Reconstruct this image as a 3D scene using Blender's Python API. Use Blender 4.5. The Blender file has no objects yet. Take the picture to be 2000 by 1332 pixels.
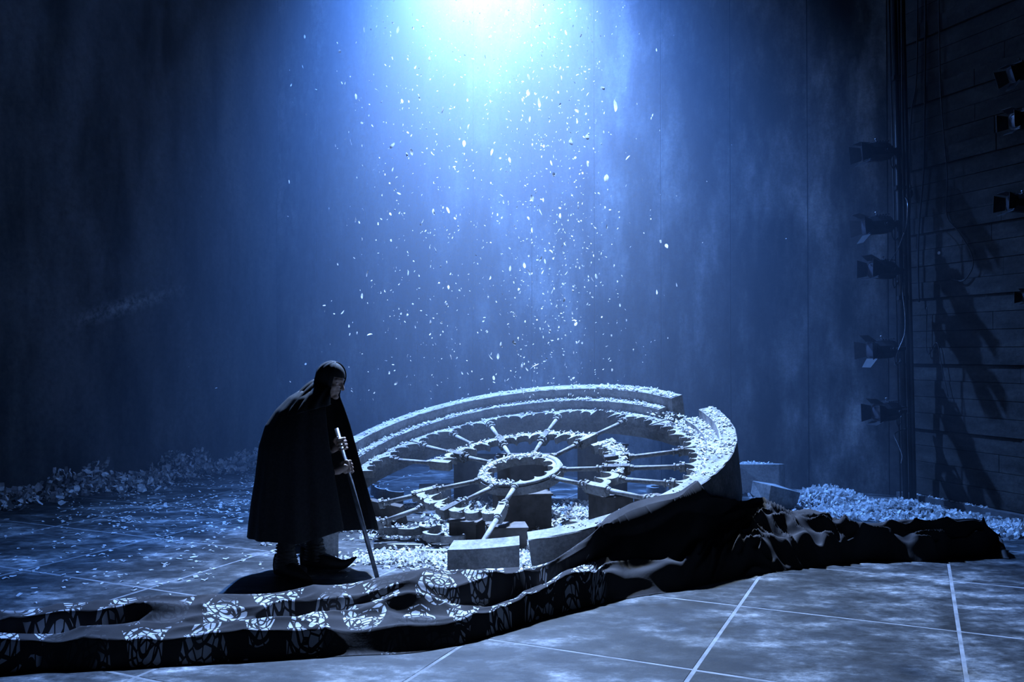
import bpy, bmesh, math, random
import numpy as np
from mathutils import Vector, Matrix, noise as mnoise

R_ = math.radians
scene = bpy.context.scene
COL = scene.collection
random.seed(7)
rng = np.random.default_rng(11)

# ------------------------------------------------------------------ camera
F_PX, CAM_H = 1727.0, 1.6
PITCH = math.atan(24 / 1727.0)
cam_d = bpy.data.cameras.new('camera'); cam = bpy.data.objects.new('camera', cam_d); COL.objects.link(cam)
cam_d.sensor_width = 36.0; cam_d.lens = F_PX / 2000 * 36.0
cam.location = (0, 0, CAM_H); cam.rotation_euler = (math.pi / 2 + PITCH, 0, 0)
cam_d.clip_end = 200
scene.camera = cam

# ------------------------------------------------------------------ world, light, exposure
w = bpy.data.worlds.new('world'); scene.world = w; w.use_nodes = True
w.node_tree.nodes['Background'].inputs[0].default_value = (0.30, 0.50, 1.0, 1)
w.node_tree.nodes['Background'].inputs[1].default_value = 0.0

def spot(name, loc, target, energy, size, blend, color, radius):
    d = bpy.data.lights.new(name, 'SPOT'); o = bpy.data.objects.new(name, d); COL.objects.link(o)
    o.location = loc
    o.rotation_euler = (Vector(target) - Vector(loc)).to_track_quat('-Z', 'Y').to_euler()
    d.energy = energy; d.spot_size = R_(size); d.spot_blend = blend; d.color = color; d.shadow_soft_size = radius
    return o
LIGHT_LOC = (-0.95, 11.95, 8.8)
spot('stage_spotlight_offscreen', LIGHT_LOC, (0.55, 7.8, 0.0), 22500, 73, 1.0, (0.115, 0.32, 1.0), 0.10)
spot('added_core_light_offscreen', (LIGHT_LOC[0] + .35, LIGHT_LOC[1], LIGHT_LOC[2]), (0.25, 7.0, 0.9), 21000, 41, 1.0, (0.54, 0.73, 1.0), 0.10)  # added second light inside the one beam, whitens its core and the window
scene.view_settings.view_transform = 'Standard'
scene.view_settings.look = 'None'
scene.view_settings.exposure = 0.1
scene.view_settings.gamma = 1.0
scene.view_settings.use_curve_mapping = False

# ------------------------------------------------------------------ helpers
def ray(x, y):
    u = (x - 1000) / F_PX; v = (666 - y) / F_PX
    return np.array([u, math.cos(PITCH) - v * math.sin(PITCH), math.sin(PITCH) + v * math.cos(PITCH)])
CAMP = np.array([0, 0, CAM_H])
def gnd(x, y, z=0.0):                   # point of the photo on the level z
    d = ray(x, y); return CAMP + d * ((z - CAM_H) / d[2])
def atY(x, y, Y):                       # point of the photo at depth Y
    d = ray(x, y); return CAMP + d * (Y / d[1])

def tag(o, label=None, cat=None, group=None, kind=None):
    if label: o['label'] = label
    if cat: o['category'] = cat
    if group: o['group'] = group
    if kind: o['kind'] = kind
    return o
def thing(name, label, cat, loc=(0, 0, 0), group=None, matrix=None):
    o = bpy.data.objects.new(name, None); COL.objects.link(o)
    o.empty_display_size = 0.1
    if matrix is not None: o.matrix_world = matrix
    else: o.location = loc
    return tag(o, label, cat, group)
def obj(name, verts, faces, mat, parent=None, smooth=False, off=None):
    me = bpy.data.meshes.new(name)
    v = np.asarray(verts, dtype=float)
    if off is not None: v = v - np.asarray(off, dtype=float)
    me.from_pydata(v.tolist(), [], faces); me.update()
    if smooth: me.polygons.foreach_set('use_smooth', [True] * len(me.polygons))
    if mat: me.materials.append(mat)
    o = bpy.data.objects.new(name, me); COL.objects.link(o)
    if parent: o.parent = parent
    return o
def bobj(name, bm, mat, parent=None, smooth=False):
    me = bpy.data.meshes.new(name); bm.to_mesh(me); bm.free()
    if smooth: me.polygons.foreach_set('use_smooth', [True] * len(me.polygons))
    if mat: me.materials.append(mat)
    o = bpy.data.objects.new(name, me); COL.objects.link(o)
    if parent: o.parent = parent
    return o
class MB:                                # collects shapes that form ONE part
    def __init__(s): s.v = []; s.f = []
    def add(s, v, f):
        n = len(s.v); s.v += [tuple(p) for p in v]; s.f += [[i + n for i in q] for q in f]
    def box(s, c, h, rot=None, taper=1.0):
        v = []
        for z in (-1, 1):
            k = 1.0 if z < 0 else taper
            for x, y in ((-1, -1), (1, -1), (1, 1), (-1, 1)):
                p = Vector((x * h[0] * k, y * h[1] * k, z * h[2]))
                if rot is not None: p = rot @ p
                v.append(p + Vector(c))
        s.add(v, [[3, 2, 1, 0], [4, 5, 6, 7], [0, 1, 5, 4], [1, 2, 6, 5], [2, 3, 7, 6], [3, 0, 4, 7]])
    def tube(s, pts, rad, n=10, cap=True):
        pts = [Vector(p) for p in pts]
        if not hasattr(rad, '__len__'): rad = [rad] * len(pts)
        v = []; up = None
        for i, p in enumerate(pts):
            t = (pts[min(i + 1, len(pts) - 1)] - pts[max(i - 1, 0)])
            if t.length < 1e-9: t = Vector((0, 0, 1))
            t.normalize()
            if up is None: up = t.orthogonal().normalized()
            a = (up - t * up.dot(t))
            a = a.normalized() if a.length > 1e-6 else t.orthogonal().normalized()
            up = a; b = t.cross(a)
            for k in range(n):
                q = 2 * math.pi * k / n
                v.append(p + (a * math.cos(q) + b * math.sin(q)) * rad[i])
        f = []
        for i in range(len(pts) - 1):
            for k in range(n):
                f.append([i * n + k, i * n + (k + 1) % n, (i + 1) * n + (k + 1) % n, (i + 1) * n + k])
        if cap: f += [list(range(n))[::-1], list(range((len(pts) - 1) * n, len(pts) * n))]
        s.add(v, f)
    def ell(s, c, r, rot=None, nu=16, nv=10):
        v = []; f = []
        for j in range(nv + 1):
            th = math.pi * j / nv
            for i in range(nu):
                ph = 2 * math.pi * i / nu
                p = Vector((r[0] * math.sin(th) * math.cos(ph), r[1] * math.sin(th) * math.sin(ph), r[2] * math.cos(th)))
                if rot is not None: p = rot @ p
                v.append(p + Vector(c))
        for j in range(nv):
            for i in range(nu):
                f.append([j * nu + i, (j + 1) * nu + i, (j + 1) * nu + (i + 1) % nu, j * nu + (i + 1) % nu])
        s.add(v, f)
    def capsule(s, pts, rad, n=14):      # rounded tapered chain
        pts = [Vector(p) for p in pts]
        s.tube(pts, rad, n)
        for p, r in zip(pts, rad): s.ell(p, (r, r, r), nu=n, nv=8)
    def prism(s, poly, z0, z1):          # poly in xy
        n = len(poly)
        v = [(p[0], p[1], z0) for p in poly] + [(p[0], p[1], z1) for p in poly]
        f = [list(range(n))[::-1], list(range(n, 2 * n))] + [[i, (i + 1) % n, n + (i + 1) % n, n + i] for i in range(n)]
        s.add(v, f)
    def build(s, name, mat, parent=None, smooth=False, off=None):
        return obj(name, s.v, s.f, mat, parent, smooth, off)
def box_bm(h, bevel=0.0, seg=2, jitter=0.0, seed=0):
    bm = bmesh.new(); bmesh.ops.create_cube(bm, size=2.0)
    r = random.Random(seed)
    for v in bm.verts:
        v.co = Vector((v.co.x * h[0], v.co.y * h[1], v.co.z * h[2])) + Vector([r.uniform(-jitter, jitter) for _ in range(3)])
    if bevel: bmesh.ops.bevel(bm, geom=list(bm.edges), offset=bevel, segments=seg, affect='EDGES', profile=0.7)
    return bm

# ------------------------------------------------------------------ materials
class NT:
    def __init__(s, name):
        s.m = bpy.data.materials.new(name); s.m.use_nodes = True; s.t = s.m.node_tree
        s.b = s.t.nodes['Principled BSDF']; s.out = s.t.nodes['Material Output']
    def n(s, typ, **kw):
        nd = s.t.nodes.new(typ)
        for k, v in kw.items():
            if k.startswith('i_'): nd.inputs[int(k[2:])].default_value = v
            else: setattr(nd, k, v)
        return nd
    def l(s, a, b): s.t.links.new(a, b)
    def noise(s, vec, scale, detail=5, rough=.6, mscale=(1, 1, 1), rot=(0, 0, 0)):
        mp = s.n('ShaderNodeMapping'); mp.inputs['Scale'].default_value = mscale; mp.inputs['Rotation'].default_value = rot
        s.l(vec, mp.inputs['Vector'])
        n = s.n('ShaderNodeTexNoise'); n.inputs['Scale'].default_value = scale; n.inputs['Detail'].default_value = detail
        n.inputs['Roughness'].default_value = rough; s.l(mp.outputs[0], n.inputs['Vector'])
        return n.outputs['Fac']
    def ramp(s, fac, stops):
        r = s.n('ShaderNodeValToRGB'); e = r.color_ramp.elements
        while len(e) < len(stops): e.new(0.5)
        for i, (p, c) in enumerate(stops):
            e[i].position = p; e[i].color = (c[0], c[1], c[2], 1) if hasattr(c, '__len__') else (c, c, c, 1)
        s.l(fac, r.inputs[0]); return r.outputs[0]
    def math(s, op, a, b=None, c=None):
        m = s.n('ShaderNodeMath', operation=op)
        for i, q in enumerate((a, b, c)):
            if q is None: continue
            if isinstance(q, (int, float)): m.inputs[i].default_value = q
            else: s.l(q, m.inputs[i])
        return m.outputs[0]
    def mix(s, fac, a, b, blend='MIX'):
        m = s.n('ShaderNodeMix', data_type='RGBA', blend_type=blend)
        for inp, q in ((m.inputs[0], fac), (m.inputs[6], a), (m.inputs[7], b)):
            if isinstance(q, (int, float)): inp.default_value = q
            elif isinstance(q, tuple): inp.default_value = (*q, 1)
            else: s.l(q, inp)
        return m.outputs[2]
    def bump(s, h, strength=.3, dist=.02):
        b = s.n('ShaderNodeBump'); b.inputs['Strength'].default_value = strength; b.inputs['Distance'].default_value = dist
        s.l(h, b.inputs['Height']); s.l(b.outputs[0], s.b.inputs['Normal'])
    def set(s, color=None, rough=None, spec=None, metal=None):
        for k, q in (('Base Color', color), ('Roughness', rough), ('Specular IOR Level', spec), ('Metallic', metal)):
            if q is None: continue
            if isinstance(q, tuple): s.b.inputs[k].default_value = (*q, 1)
            elif isinstance(q, (int, float)): s.b.inputs[k].default_value = q
            else: s.l(q, s.b.inputs[k])
    def pos(s): return s.n('ShaderNodeNewGeometry').outputs['Position']
    def oco(s): return s.n('ShaderNodeTexCoord').outputs['Object']
    def rnd(s): return s.n('ShaderNodeObjectInfo').outputs['Random']

ANG = -math.atan2(0.415, 0.91)          # the room is turned by this about the vertical
def mat_simple(name, c, rough=.7, spec=.3, metal=0, nscale=12, var=.35, bump=.15, dist=.01):
    k = NT(name); f = k.noise(k.oco(), nscale)
    lo = tuple(x * (1 - var) for x in c); hi = tuple(min(1, x * (1 + var)) for x in c)
    k.set(k.ramp(f, [(.3, lo), (.7, hi)]), rough, spec, metal); k.bump(f, bump, dist); return k.m

def m_tile():
    k = NT('slate_tile'); p = k.pos()
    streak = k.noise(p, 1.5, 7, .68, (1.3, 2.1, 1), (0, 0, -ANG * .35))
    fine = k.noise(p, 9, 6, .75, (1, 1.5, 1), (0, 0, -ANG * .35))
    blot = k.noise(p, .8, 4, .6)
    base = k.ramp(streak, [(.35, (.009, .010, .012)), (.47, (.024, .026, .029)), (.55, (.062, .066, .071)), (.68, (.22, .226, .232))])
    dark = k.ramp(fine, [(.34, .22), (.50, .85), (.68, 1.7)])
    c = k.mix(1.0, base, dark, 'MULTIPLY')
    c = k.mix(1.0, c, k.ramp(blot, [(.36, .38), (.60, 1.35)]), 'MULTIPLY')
    r = k.rnd(); rr = k.math('MULTIPLY_ADD', r, .6, .7)
    cc = k.n('ShaderNodeCombineColor'); [k.l(rr, cc.inputs[i]) for i in range(3)]
    c = k.mix(1.0, c, cc.outputs[0], 'MULTIPLY')
    k.set(c, k.ramp(fine, [(.3, .58), (.7, .78)]), .16); k.bump(fine, .3, .01); return k.m
def m_wall():
    k = NT('painted_wall_panel'); p = k.pos()
    drip = k.noise(p, 1.5, 6, .62, (1.5, 1.5, .5))
    big = k.noise(p, .55, 4, .6, (1, 1, .8)); fine = k.noise(p, 16, 7, .7); speck = k.noise(p, 45, 3, .6)
    c = k.ramp(drip, [(.34, (.022, .023, .026)), (.45, (.055, .057, .06)), (.54, (.125, .127, .131)), (.66, (.26, .262, .266))])
    c = k.mix(1.0, c, k.ramp(big, [(.36, .45), (.62, 1.5)]), 'MULTIPLY')
    c = k.mix(1.0, c, k.ramp(fine, [(.3, .72), (.7, 1.2)]), 'MULTIPLY')
    c = k.mix(.5, c, k.ramp(speck, [(.3, .7), (.7, 1.25)]), 'MULTIPLY')
    k.set(c, .85, .2); k.bump(fine, .25, .01); return k.m
def m_leftwall():
    k = NT('dark_painted_wall'); p = k.pos()
    drip = k.noise(p, 1.2, 5, .6, (1.5, 1.5, .5)); fine = k.noise(p, 14, 6, .7)
    c = k.ramp(drip, [(.35, (.040, .042, .046)), (.65, (.110, .112, .117))])
    c = k.mix(1.0, c, k.ramp(fine, [(.3, .7), (.7, 1.25)]), 'MULTIPLY')
    # a pale slanted streak across the wall, broken up by noise
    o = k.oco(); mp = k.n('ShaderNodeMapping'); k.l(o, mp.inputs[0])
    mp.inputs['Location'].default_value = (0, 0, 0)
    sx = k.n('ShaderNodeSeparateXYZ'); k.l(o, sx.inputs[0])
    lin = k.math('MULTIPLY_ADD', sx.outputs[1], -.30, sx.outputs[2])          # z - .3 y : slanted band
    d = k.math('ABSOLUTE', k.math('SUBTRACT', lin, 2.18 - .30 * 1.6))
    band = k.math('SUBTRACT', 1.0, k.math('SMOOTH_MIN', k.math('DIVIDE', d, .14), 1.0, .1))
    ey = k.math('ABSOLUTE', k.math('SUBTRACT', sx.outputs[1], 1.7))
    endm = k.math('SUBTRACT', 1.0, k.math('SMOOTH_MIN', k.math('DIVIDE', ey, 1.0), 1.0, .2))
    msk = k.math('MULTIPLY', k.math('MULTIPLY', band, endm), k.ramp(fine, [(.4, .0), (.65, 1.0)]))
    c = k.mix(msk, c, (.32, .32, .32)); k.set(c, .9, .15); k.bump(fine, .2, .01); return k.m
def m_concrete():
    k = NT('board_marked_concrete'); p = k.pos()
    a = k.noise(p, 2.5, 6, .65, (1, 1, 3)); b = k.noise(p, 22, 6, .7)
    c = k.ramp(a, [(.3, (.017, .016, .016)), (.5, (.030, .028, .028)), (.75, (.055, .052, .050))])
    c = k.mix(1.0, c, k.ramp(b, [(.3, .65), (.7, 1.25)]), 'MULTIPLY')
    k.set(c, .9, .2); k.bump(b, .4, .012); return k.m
def m_plaster():
    k = NT('weathered_plaster_stone'); p = k.pos()
    a = k.noise(p, 5, 6, .65); b = k.noise(p, 40, 5, .7); s = k.noise(p, 14, 4, .6)
    c = k.ramp(a, [(.3, (.13, .13, .134)), (.6, (.29, .29, .29))])
    c = k.mix(1.0, c, k.ramp(b, [(.3, .75), (.65, 1.15)]), 'MULTIPLY')
    c = k.mix(k.ramp(s, [(.62, 0.0), (.72, .6)]), c, (.09, .085, .085))
    k.set(c, .8, .25); k.bump(b, .3, .006); return k.m
def m_paper():
    k = NT('white_paper'); r = k.noise(k.pos(), 31, 2, .5)
    c = k.ramp(r, [(.35, (.50, .51, .53)), (.6, (.74, .74, .74))])
    k.set(c, .8, .15)
    tr = k.n('ShaderNodeBsdfTranslucent'); k.l(c, tr.inputs[0])
    mx = k.n('ShaderNodeMixShader', i_0=.35); k.l(k.b.outputs[0], mx.inputs[1]); k.l(tr.outputs[0], mx.inputs[2])
    k.l(mx.outputs[0], k.out.inputs[0]); return k.m
def m_greypaper():
    k = NT('greyish_paper'); r = k.noise(k.pos(), 31, 2, .5)
    k.set(k.ramp(r, [(.35, (.42, .42, .43)), (.62, (.68, .68, .68))]), .85, .1); return k.m  # slightly greyer than the white paper, and opaque
def m_cloth():
    k = NT('black_printed_cloth')
    uv = k.n('ShaderNodeUVMap').outputs[0]; sp = k.n('ShaderNodeSeparateXYZ'); k.l(uv, sp.inputs[0])
    u, v = sp.outputs[0], sp.outputs[1]
    weave = k.noise(uv, 60, 3, .6)
    u = k.math('MULTIPLY_ADD', k.noise(uv, 2.6, 2, .5), .16, u); v = k.math('MULTIPLY_ADD', k.noise(uv, 3.3, 2, .5, (1, 1.4, 1)), .18, v)
    base = k.ramp(k.noise(uv, 2.2, 4, .6), [(.3, (.024, .022, .023)), (.7, (.060, .056, .057))])
    # rows of wedge-shaped fields, each filled with a petal lattice
    row = k.math('FLOOR', k.math('DIVIDE', v, .27))
    vv = k.math('SUBTRACT', k.math('FRACT', k.math('DIVIDE', v, .27)), .5)
    uu = k.math('ADD', u, k.math('MULTIPLY', row, .117))
    cu = k.math('SUBTRACT', k.math('FRACT', k.math('DIVIDE', uu, .29)), .5)
    alt = k.math('SUBTRACT', k.math('MULTIPLY', k.math('FRACT', k.math('DIVIDE', k.math('FLOOR', k.math('DIVIDE', uu, .29)), 2.0)), 4.0), 1.0)
    lim = k.math('MULTIPLY_ADD', k.math('MULTIPLY', vv, alt), -.32, .33)
    patch = k.math('MULTIPLY', k.math('LESS_THAN', k.math('ABSOLUTE', cu), lim), k.math('LESS_THAN', k.math('ABSOLUTE', vv), .46))
    vo = k.n('ShaderNodeTexVoronoi', feature='DISTANCE_TO_EDGE'); vo.inputs['Scale'].default_value = 23; k.l(uv, vo.inputs['Vector'])
    lines = k.math('GREATER_THAN', vo.outputs['Distance'], .075)
    rr = k.math('SQRT', k.math('ADD', k.math('POWER', k.math('MULTIPLY', cu, .29), 2.0), k.math('POWER', k.math('MULTIPLY', vv, .27), 2.0)))
    ring = k.math('GREATER_THAN', k.math('SINE', k.math('MULTIPLY', rr, 150.0)), -.55)
    ink = k.math('MULTIPLY', k.math('MULTIPLY', lines, ring), patch)
    edge = k.math('MULTIPLY', k.math('LESS_THAN', u, k.math('MULTIPLY_ADD', v, .5, 3.95)), k.math('GREATER_THAN', u, -3))
    drop = k.ramp(k.noise(uv, 1.7, 2, .5), [(.44, 0.04), (.48, 1.0)])
    ink = k.math('MULTIPLY', k.math('MULTIPLY', ink, edge), drop)
    k.set(k.mix(ink, base, (.50, .51, .54)), .95, .08)
    k.bump(weave, .25, .003); return k.m
def m_person():
    k = NT('skin'); f = k.noise(k.oco(), 40, 4, .6)
    k.set(k.ramp(f, [(.3, (.33, .22, .17)), (.7, (.48, .34, .27))]), .55, .35); k.bump(f, .2, .003); return k.m

M = dict(tile=m_tile(), wall=m_wall(), leftwall=m_leftwall(), concrete=m_concrete(), plaster=m_plaster(), paper=m_paper(), greyish=m_greypaper(),
         cloth=m_cloth(), skin=m_person(),
         grout=mat_simple('pale_grout', (.15, .155, .165), .8, nscale=8, var=.4),
         cape=mat_simple('black_wool', (.020, .020, .022), .8, .25, nscale=60, var=.3, bump=.1, dist=.003),
         boot=mat_simple('black_leather', (.016, .015, .015), .5, .4, nscale=30),
         stick=mat_simple('dark_metal_pipe', (.16, .17, .19), .38, .5, .6, nscale=20),
         steel=mat_simple('black_steel', (.022, .022, .025), .42, .5, .2, nscale=20, bump=.05),
         lampbody=mat_simple('black_enamel', (.026, .026, .030), .35, .5, .2, nscale=25, bump=.05),
         chrome=mat_simple('worn_metal', (.45, .46, .48), .3, .5, .9, nscale=25, bump=.05),
         rubber=mat_simple('black_rubber', (.018, .018, .02), .5, .4, nscale=40, bump=.05),
         wood=mat_simple('dark_timber', (.10, .09, .085), .8, .2, nscale=9),
         kerb=mat_simple('dark_kerb', (.06, .06, .065), .8, .2, nscale=10),
         trim=mat_simple('grey_board_edge', (.085, .087, .092), .8, .2, nscale=8))
gl = NT('lamp_glass'); gl.set((.05, .05, .06), .08, .5); M['glass'] = gl.m

# ------------------------------------------------------------------ the room
U = np.array([.415, .91]); U /= np.linalg.norm(U); V = np.array([U[1], -U[0]])
P1 = gnd(1356, 1308)[:2]; TS = 1.245
CORNER = gnd(1763, 968)[:2]              # back wall meets right wall
RD = np.array([.351, -.936]); RD /= np.linalg.norm(RD)
LP = gnd(0, 981)[:2]
tt = np.linalg.solve(np.array([-V, -U]).T, LP - CORNER)     # CORNER - V*t = LP + U*s
LCORNER = CORNER - V * tt[0]
WALL_H = 7.6
def clip(poly, p, nrm):                  # keep the side where (q-p).nrm <= 0
    out = []
    for i in range(len(poly)):
        a, b = poly[i], poly[(i + 1) % len(poly)]
        da, db = (a - p) @ nrm, (b - p) @ nrm
        if da <= 0: out.append(a)
        if (da < 0) != (db < 0) and abs(da - db) > 1e-9: out.append(a + (b - a) * (da / (da - db)))
    return out
RN = np.array([-RD[1], RD[0]]);  RN = RN if RN[0] > 0 else -RN
planes = [(CORNER, U), (LCORNER, -V), (CORNER, RN)]
big = [np.array(p) for p in ((-9., 1.), (9., 1.), (9., 16.), (-9., 16.))]
for p, n in planes: big = clip(big, p, n)
mb = MB(); mb.prism(big, -.10, -.0015)
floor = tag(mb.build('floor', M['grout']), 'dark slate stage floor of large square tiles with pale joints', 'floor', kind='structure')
for i in range(-9, 9):
    for j in range(-7, 9):
        g = .0065
        c = P1 + V * TS * i + U * TS * j
        q = [c + V * g + U * g, c + V * (TS - g) + U * g, c + V * (TS - g) + U * (TS - g), c + V * g + U * (TS - g)]
        for p, n in planes: q = clip(q, p, n) if q else q
        if q: q = clip(q, np.array([0, 2.6]), np.array([0, -1.]))
        if q: q = clip(q, np.array([-7.5, 0]), np.array([-1., 0]))
        if q: q = clip(q, np.array([7.5, 0]), np.array([1., 0]))
        if len(q) < 3: continue
        cen = np.mean(q, 0); top = []
        for p in q:
            d = cen - p; top.append(p + d / np.linalg.norm(d) * .009)
        n = len(q)
        h = random.uniform(-.0015, .0015)
        vs = [(p[0] - cen[0], p[1] - cen[1], -.03) for p in q] + [(p[0] - cen[0], p[1] - cen[1], -.005 + h) for p in q] + [(p[0] - cen[0], p[1] - cen[1], h) for p in top]
        area = sum(q[a][0] * q[(a + 1) % n][1] - q[(a + 1) % n][0] * q[a][1] for a in range(n)) / 2
        fs = [list(range(2 * n, 3 * n))] + [[a, (a + 1) % n, n + (a + 1) % n, n + a] for a in range(n)] + [[n + a, n + (a + 1) % n, 2 * n + (a + 1) % n, 2 * n + a] for a in range(n)]
        if area < .02: continue
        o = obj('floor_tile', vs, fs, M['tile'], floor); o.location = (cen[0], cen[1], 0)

def wall_box(name, a, b, thick, z0, z1, nrm, mat, parent=None, proud=0.0):
    a = np.array(a) - nrm * proud; b = np.array(b) - nrm * proud
    mb = MB(); mb.prism([a, b, b + nrm * thick, a + nrm * thick], z0, z1)
    bm = bmesh.new(); me = bpy.data.meshes.new('t'); me.from_pydata([tuple(v) for v in mb.v], [], mb.f); bm.from_mesh(me); bpy.data.meshes.remove(me)
    bmesh.ops.recalc_face_normals(bm, faces=bm.faces)
    return bm
# back wall: a dark backing with tall panels in front, hairline joints between
wb = tag(bobj('wall_back', wall_box('', LCORNER + U * .03, CORNER + U * .03, .2, 0, WALL_H, U, None), M['kerb']), 'tall back wall of stained grey panels', 'wall', kind='structure')
ts = [.136, 1.003, 1.90, 2.764]
while ts[-1] < tt[0] - 1.0: ts.append(ts[-1] + .885)
ts.append(tt[0])
for a, b in zip(ts[:-1], ts[1:]):
    bm = wall_box('', CORNER - V * (a + .004), CORNER - V * (b - .004), .029, 0, WALL_H, U, None, proud=random.uniform(0, .004))
    bmesh.ops.bevel(bm, geom=[e for e in bm.edges if abs(e.verts[0].co.z - e.verts[1].co.z) > 1], offset=.003, segments=1, affect='EDGES')
    bobj('wall_panel', bm, M['wall'], wb)
tr = tag(bobj('trim_1', wall_box('', CORNER - V * .004, CORNER - V * .130, .05, 0, WALL_H, U, None, proud=.03), M['trim']), 'grey upright edging board at the end of the back wall', 'trim', kind='structure')
for z in (1.03, 1.55, 2.05, 2.62, 3.3, 4.1):
    p = CORNER - V * .067 - U * .034
    mb = MB(); R2 = Matrix.Rotation(ANG, 3, 'Z'); mb.box((p[0], p[1], z), (.035, .005, .05), R2); mb.tube([(p[0], p[1], z + .02), (p[0] - U[0] * .012, p[1] - U[1] * .012, z + .02)], .008)
    mb.build('bracket_plate', M['trim'], tr)
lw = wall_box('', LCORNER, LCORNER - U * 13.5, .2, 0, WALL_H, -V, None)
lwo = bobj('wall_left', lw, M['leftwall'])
lo = LP                                  # re-base: object axes along the wall, for the streak
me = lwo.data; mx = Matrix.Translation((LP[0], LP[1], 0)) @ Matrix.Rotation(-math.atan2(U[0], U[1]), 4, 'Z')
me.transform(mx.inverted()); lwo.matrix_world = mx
tag(lwo, 'dark side wall with a faint pale streak', 'wall', kind='structure')
# right wall: courses of rough board-marked concrete
wr = tag(bobj('wall_right', wall_box('', CORNER + RN * .03, CORNER + RN * .03 + RD * 8, .25, 0, WALL_H, RN, None), M['kerb']), 'rough dark concrete side wall with ledged courses', 'wall', kind='structure')
z = .06; kk = 0
while z < WALL_H:
    h = .178
    s0 = 0.0
    while s0 < 8:
        ln = min(random.uniform(.9, 2.6), 8 - s0)
        if 8 - s0 - ln < .4: ln = 8 - s0
        pr = random.uniform(0, .012) + (.02 if kk % 4 == 0 else 0)
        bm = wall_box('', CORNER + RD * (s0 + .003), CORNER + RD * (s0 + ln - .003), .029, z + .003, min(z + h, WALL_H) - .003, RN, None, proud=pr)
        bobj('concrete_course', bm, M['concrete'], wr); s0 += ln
    z += h; kk += 1
a = CORNER - RN * .02 + RD * .03
tag(bobj('baseboard_right', wall_box('', a, a + RD * 7.9, .11, 0, .055, RN, None, proud=.10), M['kerb']), 'low dark kerb along the concrete wall', 'kerb', kind='structure')

# ------------------------------------------------------------------ paper
def flakes(name, pts, size, mat, flat=.5, parent=None, aspect=(1.2, 2.6), seed=0, lift=0.0):
    """one mesh of many small curled paper scraps; flat 0 = lying, 1 = tumbled"""
    g = np.random.default_rng(seed); pts = np.asarray(pts, float); N = len(pts)
    L = g.uniform(size[0], size[1], N) * .5; W = L / g.uniform(aspect[0], aspect[1], N)
    yaw = g.uniform(0, 2 * np.pi, N); tilt = g.normal(0, flat, N); roll = g.normal(0, flat, N); curl = g.uniform(-.5, .5, N) * L
    tmpl = [(-1, -1, 1), (0, -1, 0), (1, -.7, 1), (1, .7, 1), (0, 1, 0), (-1, .8, 1)]
    V_ = np.zeros((N, 6, 3))
    for k, (a, b, c) in enumerate(tmpl):
        x = a * L; y = b * W; zz = c * curl
        y2 = y * np.cos(roll) - zz * np.sin(roll); z2 = y * np.sin(roll) + zz * np.cos(roll)
        x3 = x * np.cos(tilt) + z2 * np.sin(tilt); z3 = -x * np.sin(tilt) + z2 * np.cos(tilt)
        V_[:, k, 0] = x3 * np.cos(yaw) - y2 * np.sin(yaw); V_[:, k, 1] = x3 * np.sin(yaw) + y2 * np.cos(yaw); V_[:, k, 2] = z3
    V_ -= np.minimum(V_[:, :, 2].min(1), 0)[:, None, None] * np.array([0, 0, 1])
    V_ += pts[:, None, :] + np.array([0, 0, lift])
    F_ = []
    for i in range(N):
        b = 6 * i; F_.append((b, b + 1, b + 4, b + 5)); F_.append((b + 1, b + 2, b + 3, b + 4))
    return obj(name, V_.reshape(-1, 3), F_, mat, parent)

# ------------------------------------------------------------------ the rose window
DK = 1.10
DC = CAMP + (np.array([0.0404, 7.2496, 0.8280]) - CAMP) * DK; A_, B_ = .2316, -.13695
DN = np.array([math.sin(B_) * math.cos(A_), -math.sin(A_), math.cos(A_) * math.cos(B_)]); DN /= np.linalg.norm(DN)
E1 = np.array([1, 0, 0.]) - DN[0] * DN; E1 /= np.linalg.norm(E1); E2 = np.cross(DN, E1)
DR = 1.75
DM = Matrix(((E1[0], E2[0], DN[0], DC[0]), (E1[1], E2[1], DN[1], DC[1]), (E1[2], E2[2], DN[2], DC[2]), (0, 0, 0, 1))) @ Matrix.Scale(DK, 4)
def dw(r, deg, z=0.0):                   # disc polar (in radii) to world
    a = R_(deg); return DC + DK * (DR * r * (math.cos(a) * E1 + math.sin(a) * E2) + z * DN)
def dpx(x, y, z=0.0):                    # photo point to disc plane
    d = ray(x, y); c = DC + DN * z * DK; return CAMP + d * (((c - CAMP) @ DN) / (d @ DN))
rose = thing('rose_window', 'huge fallen gothic rose window of pale stone, tilted and broken', 'rose window', matrix=DM)
def pol(r, deg): return (DR * r * math.cos(R_(deg)), DR * r * math.sin(R_(deg)))
def arc_part(name, a0, a1, profile, mat, rough=.0, seed=0, step=2.0, parent=rose):
    """sweep a closed (radius, z) profile from angle a0 to a1"""
    n = max(2, int(abs(a1 - a0) / step)); r_ = random.Random(seed); v = []; f = []; m = len(profile)
    for i in range(n + 1):
        a = a0 + (a1 - a0) * i / n
        for (r, z) in profile:
            jr = r_.uniform(-rough, rough)
            x, y = pol(r + jr / DR, a); z2 = z + r_.uniform(-rough, rough) * .6
            if z < -.25:                 # the skirt stops at the floor
                w0 = (DM @ Vector((x, y, 0))).z; z2 = max(z2, (.012 - w0) / (DN[2] * DK))
            v.append((x, y, z2))
    for i in range(n):
        for k in range(m): f.append([i * m + k, i * m + (k + 1) % m, (i + 1) * m + (k + 1) % m, (i + 1) * m + k])
    f += [list(range(m))[::-1], list(range(n * m, (n + 1) * m))]
    bm = bmesh.new(); me = bpy.data.meshes.new('t'); me.from_pydata(v, [], f); bm.from_mesh(me); bpy.data.meshes.remove(me)
    bmesh.ops.recalc_face_normals(bm, faces=bm.faces)
    return bobj(name, bm, mat, parent)
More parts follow.
